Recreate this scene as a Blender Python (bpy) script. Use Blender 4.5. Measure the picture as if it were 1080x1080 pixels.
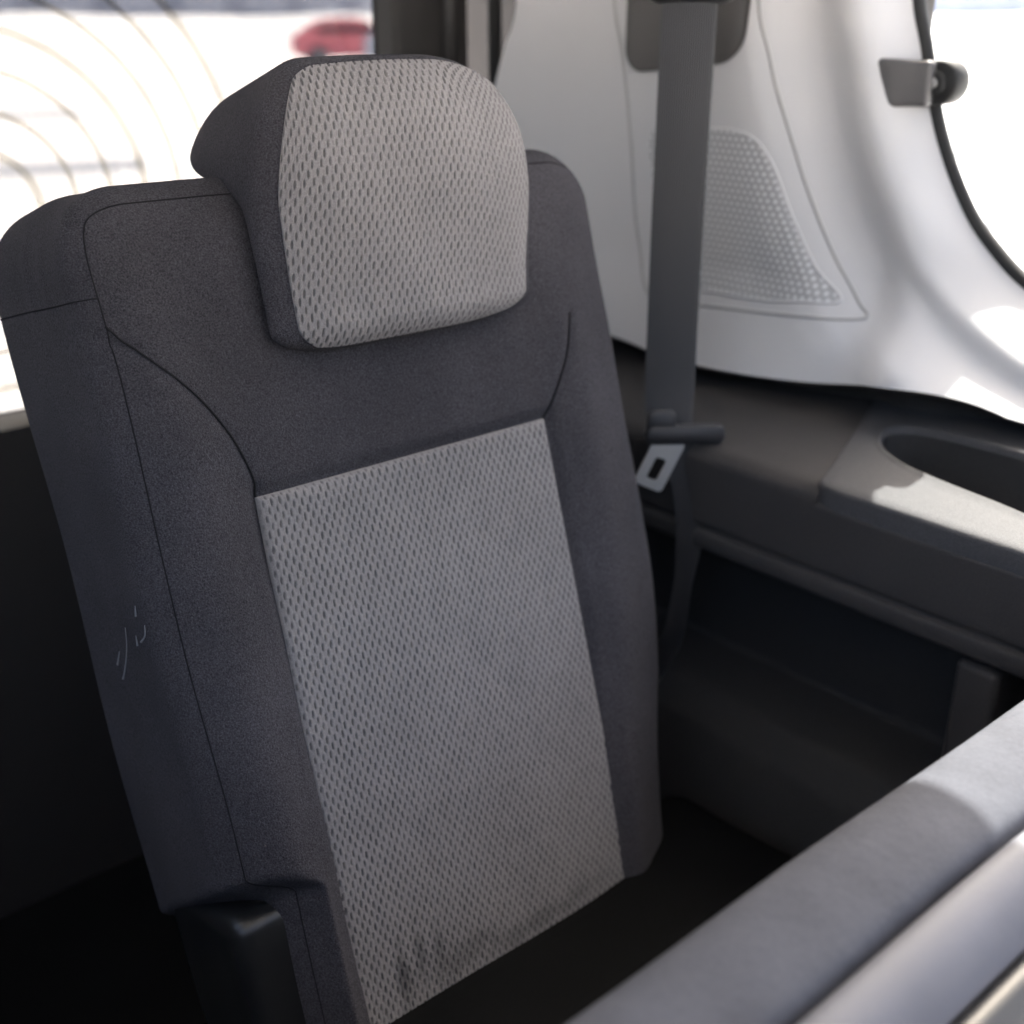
import bpy, bmesh, math, random
import numpy as np
from mathutils import Vector, Matrix
random.seed(4); RNG = np.random.default_rng(7)
SC = bpy.context.scene
for o in list(bpy.data.objects): bpy.data.objects.remove(o)
COL = SC.collection
# Metres. X: towards the side wall with the belt, Y: towards the tailgate, Z: up. Floor of the car 0.40 above the ground.
H0 = 1.15                                   # height of the top edge of the seat's mesh insert

# ---------------------------------------------------------------- camera
cd = bpy.data.cameras.new('Camera'); cam = bpy.data.objects.new('Camera', cd); COL.objects.link(cam)
cam.location = (-0.38065, -0.72594, H0 + 0.32094)
cam.rotation_euler = (math.radians(90 - 22.6), 0, math.radians(-40.9))
cd.sensor_width = 36; cd.lens = 36 * 1247 / 1080
cd.clip_start = 0.02; cd.clip_end = 600
cd.dof.use_dof = True; cd.dof.focus_distance = 0.82; cd.dof.aperture_fstop = 3.9
SC.camera = cam

# ---------------------------------------------------------------- sky and sun
SUN = Vector((1.0, 0.60, 1.55)).normalized()
el = math.asin(SUN.z); az = math.atan2(SUN.x, SUN.y)
W = bpy.data.worlds.new('World'); SC.world = W; W.use_nodes = True
wn = W.node_tree.nodes; wl = W.node_tree.links
sky = wn.new('ShaderNodeTexSky'); sky.sky_type = 'NISHITA'; sky.sun_disc = False
sky.sun_elevation = el; sky.sun_rotation = az; sky.dust_density = 10.0; sky.ozone_density = 0.3
bg = wn.get('Background') or wn.new('ShaderNodeBackground')
bg.inputs['Strength'].default_value = 0.13
wl.new(sky.outputs[0], bg.inputs['Color'])
wo = wn.get('World Output') or wn.new('ShaderNodeOutputWorld'); wl.new(bg.outputs[0], wo.inputs['Surface'])
sl = bpy.data.lights.new('Sun', 'SUN'); sl.energy = 3.2; sl.angle = math.radians(0.5); sl.color = (1, 0.95, 0.87)
so = bpy.data.objects.new('Sun', sl); COL.objects.link(so); so.rotation_euler = SUN.to_track_quat('Z', 'Y').to_euler()
so.location = (3, 2, 6)
SC.view_settings.view_transform = 'Standard'; SC.view_settings.look = 'None'
SC.view_settings.exposure = 2.5; SC.view_settings.gamma = 1; SC.view_settings.use_curve_mapping = False

# ---------------------------------------------------------------- materials
def mat(name, col, rough=0.6, bump=None, var=None, spec=0.5, sheen=0, metal=0, coat=0):
    """bump = (scale, strength, distance); var = (scale, amount, detail) brightness variation"""
    m = bpy.data.materials.new(name); m.use_nodes = True
    nt = m.node_tree; b = nt.nodes['Principled BSDF']
    b.inputs['Base Color'].default_value = (*col, 1); b.inputs['Roughness'].default_value = rough
    b.inputs['Metallic'].default_value = metal; b.inputs['Specular IOR Level'].default_value = spec
    b.inputs['Sheen Weight'].default_value = sheen; b.inputs['Sheen Roughness'].default_value = 0.5
    b.inputs['Coat Weight'].default_value = coat
    tc = nt.nodes.new('ShaderNodeTexCoord')
    if var:
        last = None
        for k, (sc, am, de) in enumerate(var):
            n = nt.nodes.new('ShaderNodeTexNoise'); n.inputs['Scale'].default_value = sc; n.inputs['Detail'].default_value = de
            nt.links.new(tc.outputs['Object'], n.inputs['Vector'])
            mr = nt.nodes.new('ShaderNodeMapRange'); mr.inputs[1].default_value = 0.25; mr.inputs[2].default_value = 0.75
            mr.inputs[3].default_value = 1 - am; mr.inputs[4].default_value = 1 + am
            nt.links.new(n.outputs['Fac'], mr.inputs[0])
            if last is None: last = mr.outputs[0]
            else:
                mm = nt.nodes.new('ShaderNodeMath'); mm.operation = 'MULTIPLY'
                nt.links.new(last, mm.inputs[0]); nt.links.new(mr.outputs[0], mm.inputs[1]); last = mm.outputs[0]
        vm = nt.nodes.new('ShaderNodeVectorMath'); vm.operation = 'SCALE'; vm.inputs[0].default_value = col
        nt.links.new(last, vm.inputs['Scale']); nt.links.new(vm.outputs[0], b.inputs['Base Color'])
    if bump:
        n = nt.nodes.new('ShaderNodeTexNoise'); n.inputs['Scale'].default_value = bump[0]; n.inputs['Detail'].default_value = 3
        nt.links.new(tc.outputs['Object'], n.inputs['Vector'])
        bp = nt.nodes.new('ShaderNodeBump'); bp.inputs['Strength'].default_value = bump[1]; bp.inputs['Distance'].default_value = bump[2]
        nt.links.new(n.outputs['Fac'], bp.inputs['Height']); nt.links.new(bp.outputs[0], b.inputs['Normal'])
    return m

PX, PR = 0.0068, 0.0058        # pitch of the mesh cloth: columns, half-row offset rows
M = {}
M['cloth'] = mat('dark_cloth', (0.064, 0.060, 0.066), 1.0, (850, 1.0, 0.0014), [(820, 0.55, 2), (11, 0.16, 3)], 0.06, 0.03)
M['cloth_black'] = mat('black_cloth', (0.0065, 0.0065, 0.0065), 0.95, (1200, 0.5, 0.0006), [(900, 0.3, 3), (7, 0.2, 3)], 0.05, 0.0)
M['seam'] = mat('seam_thread', (0.022, 0.021, 0.022), 0.95, spec=0.1)
M['black_plastic'] = mat('black_plastic', (0.016, 0.016, 0.016), 0.30, (700, 0.25, 0.0004), [(8, 0.2, 3)], 0.5)
M['dark_plastic'] = mat('dark_grained_plastic', (0.056, 0.052, 0.051), 0.52, (900, 0.6, 0.0006), [(500, 0.15, 2), (6, 0.12, 3)], 0.22)
M['console_top'] = mat('console_grained_plastic', (0.075, 0.074, 0.078), 0.60, (1000, 0.8, 0.0008), [(600, 0.2, 2), (6, 0.1, 3)], 0.18)
M['carpet'] = mat('black_carpet', (0.009, 0.009, 0.0085), 1.0, (500, 1.0, 0.003), [(300, 0.4, 3), (5, 0.3, 3)], 0.1)
M['trim'] = mat('pale_grey_trim', (0.63, 0.622, 0.625), 0.62, (700, 0.25, 0.0004), [(5, 0.03, 3)], 0.4)
M['grille'] = mat('grille_grey', (0.33, 0.33, 0.335), 0.6, spec=0.4)
M['recess'] = mat('recess_brown_grey', (0.085, 0.08, 0.078), 0.5, (700, 0.3, 0.0004), spec=0.4)
M['rubber'] = mat('black_rubber', (0.02, 0.02, 0.02), 0.6, spec=0.4)
M['belt'] = mat('belt_webbing', (0.022, 0.0205, 0.022), 0.55, spec=0.5, sheen=0.1)
nt = M['belt'].node_tree; uv_ = nt.nodes.new('ShaderNodeAttribute'); uv_.attribute_name = 'across'
mr_ = nt.nodes.new('ShaderNodeMath'); mr_.operation = 'MULTIPLY'; mr_.inputs[1].default_value = 75; nt.links.new(uv_.outputs['Fac'], mr_.inputs[0])
sn_ = nt.nodes.new('ShaderNodeMath'); sn_.operation = 'SINE'; nt.links.new(mr_.outputs[0], sn_.inputs[0])
bp_ = nt.nodes.new('ShaderNodeBump'); bp_.inputs['Strength'].default_value = 0.5; bp_.inputs['Distance'].default_value = 0.0006; nt.links.new(sn_.outputs[0], bp_.inputs['Height'])
nt.links.new(bp_.outputs[0], nt.nodes['Principled BSDF'].inputs['Normal'])
M['latch'] = mat('latch_plastic', (0.11, 0.105, 0.105), 0.4, (600, 0.2, 0.0004), [(20, 0.1, 2)], 0.5)
M['steel'] = mat('tongue_steel', (0.34, 0.335, 0.33), 0.35, metal=0.15)
M['pvc'] = mat('seat_side_grey', (0.088, 0.09, 0.104), 0.8, (120, 0.3, 0.002), [(22, 0.18, 4), (400, 0.08, 2)], 0.15, 0.0)
M['shiny'] = mat('pale_satin_plastic', (0.16, 0.16, 0.18), 0.6, (200, 0.1, 0.001), [(15, 0.1, 3)], 0.5)
M['headliner'] = mat('headliner_felt', (0.38, 0.375, 0.365), 0.95, (900, 0.5, 0.001), spec=0.1)
M['snow'] = mat('snowy_ground', (0.72, 0.715, 0.71), 0.9, (2, 0.5, 0.05), [(0.22, 0.16, 3), (1.5, 0.08, 4)], 0.2)
M['paint_red'] = mat('red_paint', (0.85, 0.24, 0.27), 0.35, var=[(3, 0.1, 3)], coat=0.6)
M['paint_silver'] = mat('silver_paint', (0.55, 0.58, 0.66), 0.35, var=[(3, 0.08, 3)], coat=0.5)
M['car_glass'] = mat('dark_car_glass', (0.03, 0.035, 0.04), 0.08)
M['tyre'] = mat('tyre_rubber', (0.03, 0.03, 0.03), 0.85)
M['rim'] = mat('wheel_rim', (0.4, 0.4, 0.42), 0.4, metal=0.6)
M['wall_far'] = mat('far_wall_render', (0.70, 0.71, 0.78), 0.9, var=[(0.8, 0.15, 4)])
M['wall_dark'] = mat('far_window', (0.45, 0.47, 0.55), 0.3)
M['bark'] = mat('bark', (0.07, 0.055, 0.045), 0.95, var=[(6, 0.3, 3)])
M['ring'] = mat('ring_line', (0.50, 0.44, 0.34), 0.7)

def glass(name, tint):
    m = bpy.data.materials.new(name); m.use_nodes = True; nt = m.node_tree
    nt.nodes.clear(); out = nt.nodes.new('ShaderNodeOutputMaterial')
    tr = nt.nodes.new('ShaderNodeBsdfTransparent'); tr.inputs[0].default_value = (*tint, 1)
    gl = nt.nodes.new('ShaderNodeBsdfGlossy'); gl.inputs['Roughness'].default_value = 0.02
    lw = nt.nodes.new('ShaderNodeLayerWeight'); lw.inputs[0].default_value = 0.5
    pw = nt.nodes.new('ShaderNodeMath'); pw.operation = 'POWER'; pw.inputs[1].default_value = 4; nt.links.new(lw.outputs['Facing'], pw.inputs[0])
    fr = nt.nodes.new('ShaderNodeMath'); fr.operation = 'MULTIPLY_ADD'; fr.inputs[1].default_value = 0.6; fr.inputs[2].default_value = 0.04
    nt.links.new(pw.outputs[0], fr.inputs[0])
    mx = nt.nodes.new('ShaderNodeMixShader')
    nt.links.new(fr.outputs[0], mx.inputs[0]); nt.links.new(tr.outputs[0], mx.inputs[1]); nt.links.new(gl.outputs[0], mx.inputs[2])
    nt.links.new(mx.outputs[0], out.inputs[0]); return m
M['glass'] = glass('window_glass', (0.93, 0.95, 0.96)); M['rear_glass'] = glass('rear_window_glass', (0.44, 0.445, 0.45))

# pale cloth with a dark backing seen through its holes (same lattice as the modelled relief)
def mesh_cloth():
    m = mat('mesh_cloth', (0.256, 0.239, 0.233), 0.85, (1500, 0.5, 0.0005), [(1300, 0.28, 3), (14, 0.06, 3)], 0.08, 0.03)
    nt = m.node_tree; b = nt.nodes['Principled BSDF']
    src = b.inputs['Base Color'].links[0].from_socket
    at = nt.nodes.new('ShaderNodeAttribute'); at.attribute_name = 'hole'
    ao = nt.nodes.new('ShaderNodeAttribute'); ao.attribute_name = 'stain'
    mx = nt.nodes.new('ShaderNodeMix'); mx.data_type = 'RGBA'
    mx.inputs['B'].default_value = (0.020, 0.020, 0.022, 1)
    nt.links.new(at.outputs['Fac'], mx.inputs['Factor']); nt.links.new(src, mx.inputs['A'])
    m2 = nt.nodes.new('ShaderNodeMix'); m2.data_type = 'RGBA'; m2.inputs['B'].default_value = (0.03, 0.03, 0.032, 1)
    nt.links.new(ao.outputs['Fac'], m2.inputs['Factor']); nt.links.new(mx.outputs['Result'], m2.inputs['A'])
    nt.links.new(m2.outputs['Result'], b.inputs['Base Color']); return m
M['mesh_cloth'] = mesh_cloth()

# ---------------------------------------------------------------- helpers
def thing(name, label, cat, loc, group=None):
    o = bpy.data.objects.new(name, None); COL.objects.link(o); o.location = loc; o.empty_display_size = 0.05
    o['label'] = label; o['category'] = cat
    if group: o['group'] = group
    return o
def tag(o, label, cat, group=None):
    o['label'] = label; o['category'] = cat
    if group: o['group'] = group
    return o
def obj(name, V, Fs, m, parent=None, smooth=True, auto=None):
    V = np.asarray(V, float)
    me = bpy.data.meshes.new(name)
    root = parent
    off = np.zeros(3)
    while root is not None: off = off + np.array(root.location); root = root.parent
    me.from_pydata((V - off).tolist(), [], [tuple(int(i) for i in f) for f in Fs]); me.update()
    if smooth: me.polygons.foreach_set('use_smooth', [True] * len(me.polygons))
    if auto is not None:
        try: me.set_sharp_from_angle(angle=math.radians(auto))
        except Exception: pass
    o = bpy.data.objects.new(name, me); COL.objects.link(o); me.materials.append(m)
    if parent is not None: o.parent = parent
    return o
def merge(*parts):
    V = []; F = []; n = 0
    for v, f in parts:
        v = np.asarray(v); V.append(v); F += [tuple(i + n for i in q) for q in f]; n += len(v)
    return np.vstack(V), F
def grid(P, flip=False):
    nu, nv = P.shape[:2]
    i = np.arange(nu * nv).reshape(nu, nv)
    q = np.stack([i[:-1, :-1], i[1:, :-1], i[1:, 1:], i[:-1, 1:]], -1).reshape(-1, 4)
    if flip: q = q[:, ::-1]
    return P.reshape(-1, 3), q.tolist()
def smooth_path(P, n, closed=False):
    P = np.asarray(P, float); m = len(P); out = []
    idx = (lambda i: P[i % m]) if closed else (lambda i: P[min(max(i, 0), m - 1)])
    segs = m if closed else m - 1
    for s in range(segs):
        a, b, c, d = idx(s - 1), idx(s), idx(s + 1), idx(s + 2)
        for k in range(n):
            t = k / n
            out.append(0.5 * (2 * b + (c - a) * t + (2 * a - 5 * b + 4 * c - d) * t * t + (3 * b - a - 3 * c + d) * t ** 3))
    if not closed: out.append(P[-1])
    return np.array(out)
def tube(P, r, n=8, closed=False):
    P = np.asarray(P, float); m = len(P); V = []; F = []
    r = np.broadcast_to(r, (m,))
    up = None
    for i in range(m):
        a = P[(i - 1) % m] if (closed or i > 0) else P[i]; b = P[(i + 1) % m] if (closed or i < m - 1) else P[i]
        t = b - a; t = t / (np.linalg.norm(t) + 1e-12)
        if up is None: up = np.array([0, 0, 1.]) if abs(t[2]) < .9 else np.array([1., 0, 0])
        up = up - t * (up @ t); up /= np.linalg.norm(up); s = np.cross(t, up)
        for k in range(n):
            a_ = 2 * math.pi * k / n; V.append(P[i] + r[i] * (math.cos(a_) * up + math.sin(a_) * s))
    for i in range(m if closed else m - 1):
        for k in range(n):
            j = (i + 1) % m
            F.append((i * n + k, i * n + (k + 1) % n, j * n + (k + 1) % n, j * n + k))
    if not closed: F += [tuple(range(n))[::-1], tuple((m - 1) * n + k for k in range(n))]
    return np.array(V), F
def rb_map(p, lo, hi, rlo, rhi):
    """map points of a box surface onto a rounded box; radii may differ per axis and side"""
    p = np.asarray(p, float); ilo = lo + rlo; ihi = hi - rhi
    inner = np.clip(p, ilo, ihi); d = p - inner
    rr = np.where(d < 0, rlo, rhi); u = d / rr
    L = np.linalg.norm(u, axis=-1, keepdims=True); L[L < 1e-9] = 1
    return inner + u / L * rr
def axis_samples(lo, hi, rlo, rhi, step, nr=7):
    a = lo + rlo * np.linspace(0, 1, nr, endpoint=False)
    n = max(2, int(round((hi - rhi - lo - rlo) / step)))
    return np.concatenate([a, np.linspace(lo + rlo, hi - rhi, n), (hi - rhi + rhi * np.linspace(0, 1, nr + 1))[1:]])
def rbox(lo, hi, r, step=0.05, nr=4, rlo=None, deform=None):
    lo = np.array(lo, float); hi = np.array(hi, float)
    rhi = np.broadcast_to(np.array(r, float), (3,)).copy(); rlo = rhi.copy() if rlo is None else np.broadcast_to(np.array(rlo, float), (3,)).copy()
    A = [axis_samples(lo[k], hi[k], rlo[k], rhi[k], step if np.isscalar(step) else step[k], nr) for k in range(3)]
    parts = []
    for k in range(3):
        i, j = [q for q in range(3) if q != k]
        U, Vv = np.meshgrid(A[i], A[j], indexing='ij')
        for side, val in ((0, lo[k]), (1, hi[k])):
            P = np.empty(U.shape + (3,)); P[..., i] = U; P[..., j] = Vv; P[..., k] = val
            flip = (side == 1) == (k == 1)
            parts.append(grid(P, flip=not flip))
    V, F = merge(*parts)
    key = np.round(V * 1e6).astype(np.int64)
    _, first, inv = np.unique(key, axis=0, return_index=True, return_inverse=True)
    inv = inv.reshape(-1)
    V = rb_map(V[first], lo, hi, rlo, rhi)
    F = [tuple(inv[list(f)]) for f in F]
    if deform is not None: V = deform(V)
    return V, F
def prism(poly, z0, z1, to, bev=0.0):
    """extrude a 2-D outline between two heights, with a small bevel; to(a,b,c) -> xyz"""
    poly = np.asarray(poly, float); n = len(poly)
    c = poly.mean(0)
    ins = c + (poly - c) * (1 - bev / (np.linalg.norm(poly - c, axis=1, keepdims=True) + 1e-9))
    L = [(ins, z0), (poly, z0 + bev), (poly, z1 - bev), (ins, z1)] if bev else [(poly, z0), (poly, z1)]
    V = [to(p[0], p[1], z) for q, z in L for p in q]; F = []
    for k in range(len(L) - 1):
        for i in range(n): F.append((k * n + i, k * n + (i + 1) % n, (k + 1) * n + (i + 1) % n, (k + 1) * n + i))
    F += [tuple(range(n))[::-1], tuple((len(L) - 1) * n + i for i in range(n))]
    return np.array(V), F
def rrect(w, h, r, n=6, cx=0, cy=0):
    out = []
    for sx, sy, a0 in ((1, 1, 0), (-1, 1, 90), (-1, -1, 180), (1, -1, 270)):
        for k in range(n + 1):
            a = math.radians(a0 + 90 * k / n); out.append((cx + sx * (w / 2 - r) + r * math.cos(a), cy + sy * (h / 2 - r) + r * math.sin(a)))
    return np.array(out)
def sm(a, b, x): 
    t = np.clip((x - a) / (b - a), 0, 1); return t * t * (3 - 2 * t)
def xyz(x, y, z): return np.array([x, y, H0 + z])

# ---------------------------------------------------------------- setting: ground, things outside
s = 300
g = obj('ground', [(-s, -s, 0), (s, -s, 0), (s, s, 0), (-s, s, 0)], [(0, 1, 2, 3)], M['snow']); g['kind'] = 'structure'

M['shade_rear'] = mat('painted_snow_shade_rear', (0.30, 0.31, 0.34), 0.85, var=[(1.2, 0.2, 4)]); M['shade_side'] = mat('painted_snow_shade_side', (0.13, 0.135, 0.15), 0.85, var=[(0.8, 0.25, 4)])  # shade on the snow, put into darker ground colours
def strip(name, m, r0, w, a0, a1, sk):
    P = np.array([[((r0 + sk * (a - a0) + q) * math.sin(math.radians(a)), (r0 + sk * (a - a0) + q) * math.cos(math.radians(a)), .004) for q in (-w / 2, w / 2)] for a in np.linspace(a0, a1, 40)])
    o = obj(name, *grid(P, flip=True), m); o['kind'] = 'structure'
strip('shade_band', M['shade_rear'], 20.5, 1.6, -30, 22, .02); strip('shade_band', M['shade_rear'], 12.2, 1.3, -30, 24, .02)  # strips painted as shaded bands across the snow
strip('shade_band', M['shade_side'], 9.0, .45, 52, 110, .03); strip('shade_band', M['shade_side'], 14.5, .9, 52, 110, .05)

# ---------------------------------------------------------------- car shell around the seat
# side wall trim (pale pillar), shaped round the window opening
XG = 0.755
WIN = smooth_path([(0.016, 0.88), (-0.002, 0.52), (-0.012, 0.41), (-0.024, 0.339), (-0.039, 0.296), (-0.053, 0.252), (-0.067, 0.216), (-0.088, 0.176), (-0.115, 0.137), (-0.145, 0.108), (-0.179, 0.083), (-0.234, 0.057), (-0.304, 0.038), (-0.429, 0.028), (-0.679, 0.025), (-1.05, 0.025)], 8)
BOT = smooth_path([(0.445, 0.88), (0.45, 0.52), (0.455, 0.343), (0.478, 0.289), (0.5, 0.232), (0.53, 0.12), (0.5, 0.0), (0.314, -0.022), (0.224, -0.027), (0.154, -0.033), (0.09, -0.033), (0.021, -0.029), (-0.052, -0.023), (-0.121, -0.011), (-0.169, -0.012), (-0.211, -0.018), (-0.246, -0.025), (-0.396, -0.037), (-0.596, -0.045), (-1.05, -0.045)], 8)
def dist_curve(y, z):
    q = np.stack([y, z], -1)[..., None, :]; a = WIN[:-1]; b = WIN[1:]; ab = b - a
    t = np.clip(((q - a) * ab).sum(-1) / (ab * ab).sum(-1), 0, 1)
    return np.linalg.norm(q - (a + t[..., None] * ab), axis=-1).min(-1)
EK = np.array([(0, 0), (.002, .003), (.012, .026), (.024, .050), (.034, .0575), (.046, .0575), (.062, .052), (.077, .050), (.092, .058), (.112, .083), (.132, .099), (.155, .104), (.8, .107)])
ESX = np.linspace(0, .8, 800); ESY = np.interp(ESX, EK[:, 0], EK[:, 1]); _k = np.exp(-0.5 * (np.arange(-24, 25) / 4.2) ** 2); _k /= _k.sum()
ESY = np.convolve(np.pad(ESY, 24, mode='edge'), _k, 'valid')
_EL = np.array([(0, 0), (0.003, 0.004), (0.038, 0.053), (0.043, 0.0565), (0.048, 0.0575), (0.058, 0.0595), (0.064, 0.066), (0.078, 0.088), (0.1, 0.12), (0.115, 0.128), (0.8, 0.14)]); ELX = ESX; ELY = np.interp(ESX, _EL[:, 0], _EL[:, 1]); _k2 = np.exp(-0.5 * (np.arange(-8, 9) / 2.0) ** 2); _k2 /= _k2.sum()
ELY = np.convolve(np.pad(ELY, 8, mode='edge'), _k2, 'valid'); ELY[0] = 0
def trim_x(y, z):
    lo_ = sm(0.17, 0.08, z) * sm(-0.05, -0.13, y); t0 = dist_curve(y, z)
    e = np.interp(t0, ESX, ESY) * (1 - lo_) + np.interp(t0, ELX, ELY) * lo_
    fl = np.maximum(0, .075 - z); fl = fl * fl / (fl + .03) * .12
    return XG - e - fl * (1 + 3.0 * sm(-.16, .04, y))
def resample(P, n):
    d = np.concatenate([[0], np.cumsum(np.linalg.norm(np.diff(P, axis=0), axis=1))])
    t = np.linspace(0, d[-1], n); return np.stack([np.interp(t, d, P[:, k]) for k in range(P.shape[1])], -1)
def corr(P, marks, n):          # resample piecewise so that the two curves correspond
    out = []
    for a, b, m in zip(marks[:-1], marks[1:], n): out.append(resample(P[a:b + 1], m + 1)[:-1])
    return np.vstack(out + [P[marks[-1]:marks[-1] + 1]])
cA = corr(WIN, [0, 56, 80, 120], [60, 60, 80]); cB = corr(BOT, [0, 48, 88, 152], [60, 60, 80])
T = np.concatenate([np.linspace(0, .5, 56), np.linspace(.5, 1, 40)[1:]])
YZ = cA[:, None, :] * (1 - T)[None, :, None] + cB[:, None, :] * T[None, :, None]
TX = trim_x(YZ[..., 0], YZ[..., 1])
pt = thing('pillar_trim', 'pale grey plastic trim of the rear pillar behind the hanging seat belt', 'car trim', (0.6, 0.1, H0))
P = np.stack([TX, YZ[..., 0], YZ[..., 1] + H0], -1)
tv, tf = grid(P)
edge = P[:, -1, :]; e2 = edge + np.array([.006, 0, -.005]); e3 = edge + np.array([.05, 0, -.007]); e4 = edge + np.array([.052, 0, -.05])
ev, ef = grid(np.stack([edge, e2, e3, e4], 1))
obj('trim_panel', tv, tf, M['trim'], pt)
obj('lower_edge', ev, ef, M['dark_plastic'], pt)
def on_trim(y, z, off=0.0):
    y = np.asarray(y, float); z = np.asarray(z, float); return np.stack([trim_x(y, z) - off, y, z + H0], -1)

# ---- outer body side below and above the window (hides the outside from the cabin)
body = thing('car_body', 'dark inner body side and roof edge of the car behind the trim', 'car body', (0.8, 0, 0.4))
bv = [rbox((.80, -1.30, .38), (.84, .72, H0 + .012), .01), rbox((.80, -.00, H0 + .012), (.84, .90, H0 + .86), .01)]
obj('side_skin', *merge(*bv), M['dark_plastic'], body)
bv = [rbox((-1.04, -1.25, .38), (-.98, .72, H0 + .05), .01), rbox((-1.04, -1.25, H0 + .055), (-.98, -.305, H0 + .15), .01), rbox((-1.04, -.30, H0 + .055), (-.98, -.16, H0 + .86), .01), rbox((-1.04, -.155, H0 + .055), (-.98, .515, H0 + .19), .01), rbox((-1.04, .52, H0 + .03), (-.98, .72, H0 + .86), .01)]
obj('light_blocker', *rbox((-.98, -1.33, .38), (.80, -1.30, H0 + .02), .01), M['dark_plastic'], body)  # unseen panel added behind the camera to keep light off the lower seat
obj('opposite_skin', *merge(*bv), M['dark_plastic'], body)

# ---- headliner
hl = thing('headliner', 'pale felt roof lining over the rear seat', 'roof lining', (0, 0, H0 + .86))
obj('felt_panel', *rbox((-1.0, -1.25, H0 + .86), (.765, .90, H0 + .89), .01), M['headliner'], hl)

# ---- floor
fl = obj('car_floor', *rbox((-1.0, -1.3, .36), (.80, .70, .40), .01), M['carpet']); fl['kind'] = 'structure'

# ---- side console below the trim
co = thing('side_console', 'dark grained plastic side console with a long cup recess beside the seat', 'console', (0.55, -.2, 0.4))
def fas(): 
    # profile in (x, z), swept along Y
    prof = np.array([(.70, -.012), (.612, -.014), (.60, -.022), (.535, -.058), (.500, -.072), (.4855, -.078), (.4805, -.086), (.480, -.100), (.4795, -.146), (.4795, -.150), (.484, -.153), (.484, -.157), (.474, -.160), (.471, -.165), (.472, -.176), (.478, -.183), (.50, -.186), (.57, -.188)])
    ys = np.array([.62, .5, .3, .1, -.05, -.13, -.142])
    return prof
PROF = fas()
def sweep(prof, ys, f=None):
    P = np.array([[(x, y, z + H0) for x, z in prof] for y in ys]); 
    return grid(P, flip=True)
def roundprof(prof, n=4, k=.3):
    out = [prof[0]]
    for i in range(1, len(prof) - 1):
        a, b, c = prof[i - 1], prof[i], prof[i + 1]; p = b + (a - b) * k; q = b + (c - b) * k
        for t in np.linspace(0, 1, n): out.append((1 - t) ** 2 * p + 2 * t * (1 - t) * b + t * t * q)
    out.append(prof[-1]); return np.array(out)
rear = np.array([(.80, -.036), (.68, -.046), (.62, -.054), (.57, -.060), (.525, -.065), (.492, -.070), (.4805, -.080), (.480, -.100), (.4795, -.148), (.484, -.1505), (.484, -.1535), (.4785, -.156), (.4775, -.162), (.4785, -.174), (.50, -.182), (.575, -.188)])
front = np.array([(.80, -.135), (.52, -.135), (.486, -.100), (.4845, -.084), (.480, -.088), (.480, -.100), (.4795, -.148), (.484, -.1505), (.484, -.1535), (.4785, -.156), (.4775, -.162), (.4785, -.174), (.50, -.182), (.575, -.188)])
rp_ = roundprof(rear); ye = lambda x, z: np.where(z > -.085, np.interp(x, [.47, .487, .53, .57, .62, .70, .80], [-.153, -.153, -.140, -.124, -.107, -.078, -.05]), -.153)
RP = np.array([[(x, y if y > -.05 else float(ye(x, z)), z + H0) for x, z in rp_] for y in (.62, .3, .0, -.153)])
rear_sweep = grid(RP, flip=True)
obj('fascia', *merge(rear_sweep, sweep(roundprof(front), [-.153, -.5, -1.05])), M['dark_plastic'], co, auto=50)
# armrest tray: top with rounded front-left corner and a long stadium recess
def tray_top(x): return np.interp(x, [.47, .484, .50, .56, .615, .68, .78], [-.074, -.067, -.0645, -.0590, -.0530, -.044, -.036])
Y0, Y1 = -.143, -1.0
outer = []
for (x, y) in smooth_path([(.481, -.60), (.481, -.40), (.481, -.20), (.4815, -.168), (.487, -.150), (.500, -.1445), (.53, -.134), (.57, -.118), (.62, -.100), (.70, -.070), (.76, -.052), (.775, -.070), (.775, -.20), (.775, -.40), (.775, -.60), (.775, -1.0), (.57, -1.0), (.481, -1.0)], 10, True): outer.append((x, y))
outer = np.array(outer)
# stadium recess
inner = smooth_path([(0.537, -0.56), (0.517, -0.52), (0.517, -0.417), (0.539, -0.317), (0.546, -0.28), (0.552, -0.24), (0.56, -0.202), (0.57, -0.174), (0.589, -0.146), (0.618, -0.131), (0.634, -0.137), (0.645, -0.160), (0.649, -0.202), (0.650, -0.247), (0.652, -0.347), (0.652, -0.52), (0.632, -0.56), (0.597, -0.565)], 8, True)
N = 240
cen = np.array([.615, -.34])
def polar_resample(P, n, c):
    ang = np.unwrap(np.arctan2(P[:, 1] - c[1], (P[:, 0] - c[0]) * 3)); 
    P2 = np.vstack([P, P[:1]]); a = np.unwrap(np.arctan2(P2[:, 1] - c[1], (P2[:, 0] - c[0]) * 3))
    if a[-1] < a[0]: P2 = P2[::-1]; a = a[::-1]
    t = a[0] + (np.linspace(-math.pi, math.pi, n, endpoint=False) - a[0]) % (2 * math.pi)
    return np.stack([np.interp(t, a, P2[:, k]) for k in (0, 1)], -1)
oR = polar_resample(outer, N, cen); iR = polar_resample(inner, N, cen)
rows = []
def row(xy, dz): return np.stack([xy[:, 0], xy[:, 1], tray_top(xy[:, 0]) + dz + H0], -1)
rows.append(row(oR, -.020)); rows.append(row(oR, -.004))
ctr = lambda q, d: q + (cen - q) * (d / (np.linalg.norm(cen - q, axis=1, keepdims=True) + 1e-9))
rows.append(row(ctr(oR, .0015), -.001)); rows.append(row(ctr(oR, .004), 0))
for t in (.2, .4, .6, .8): rows.append(row(oR * (1 - t) + iR * t, 0))
def inset(P, d):
    t = np.roll(P, -1, 0) - np.roll(P, 1, 0); t /= np.linalg.norm(t, axis=1, keepdims=True) + 1e-12
    nrm = np.stack([-t[:, 1], t[:, 0]], -1); return P + nrm * d
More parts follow.
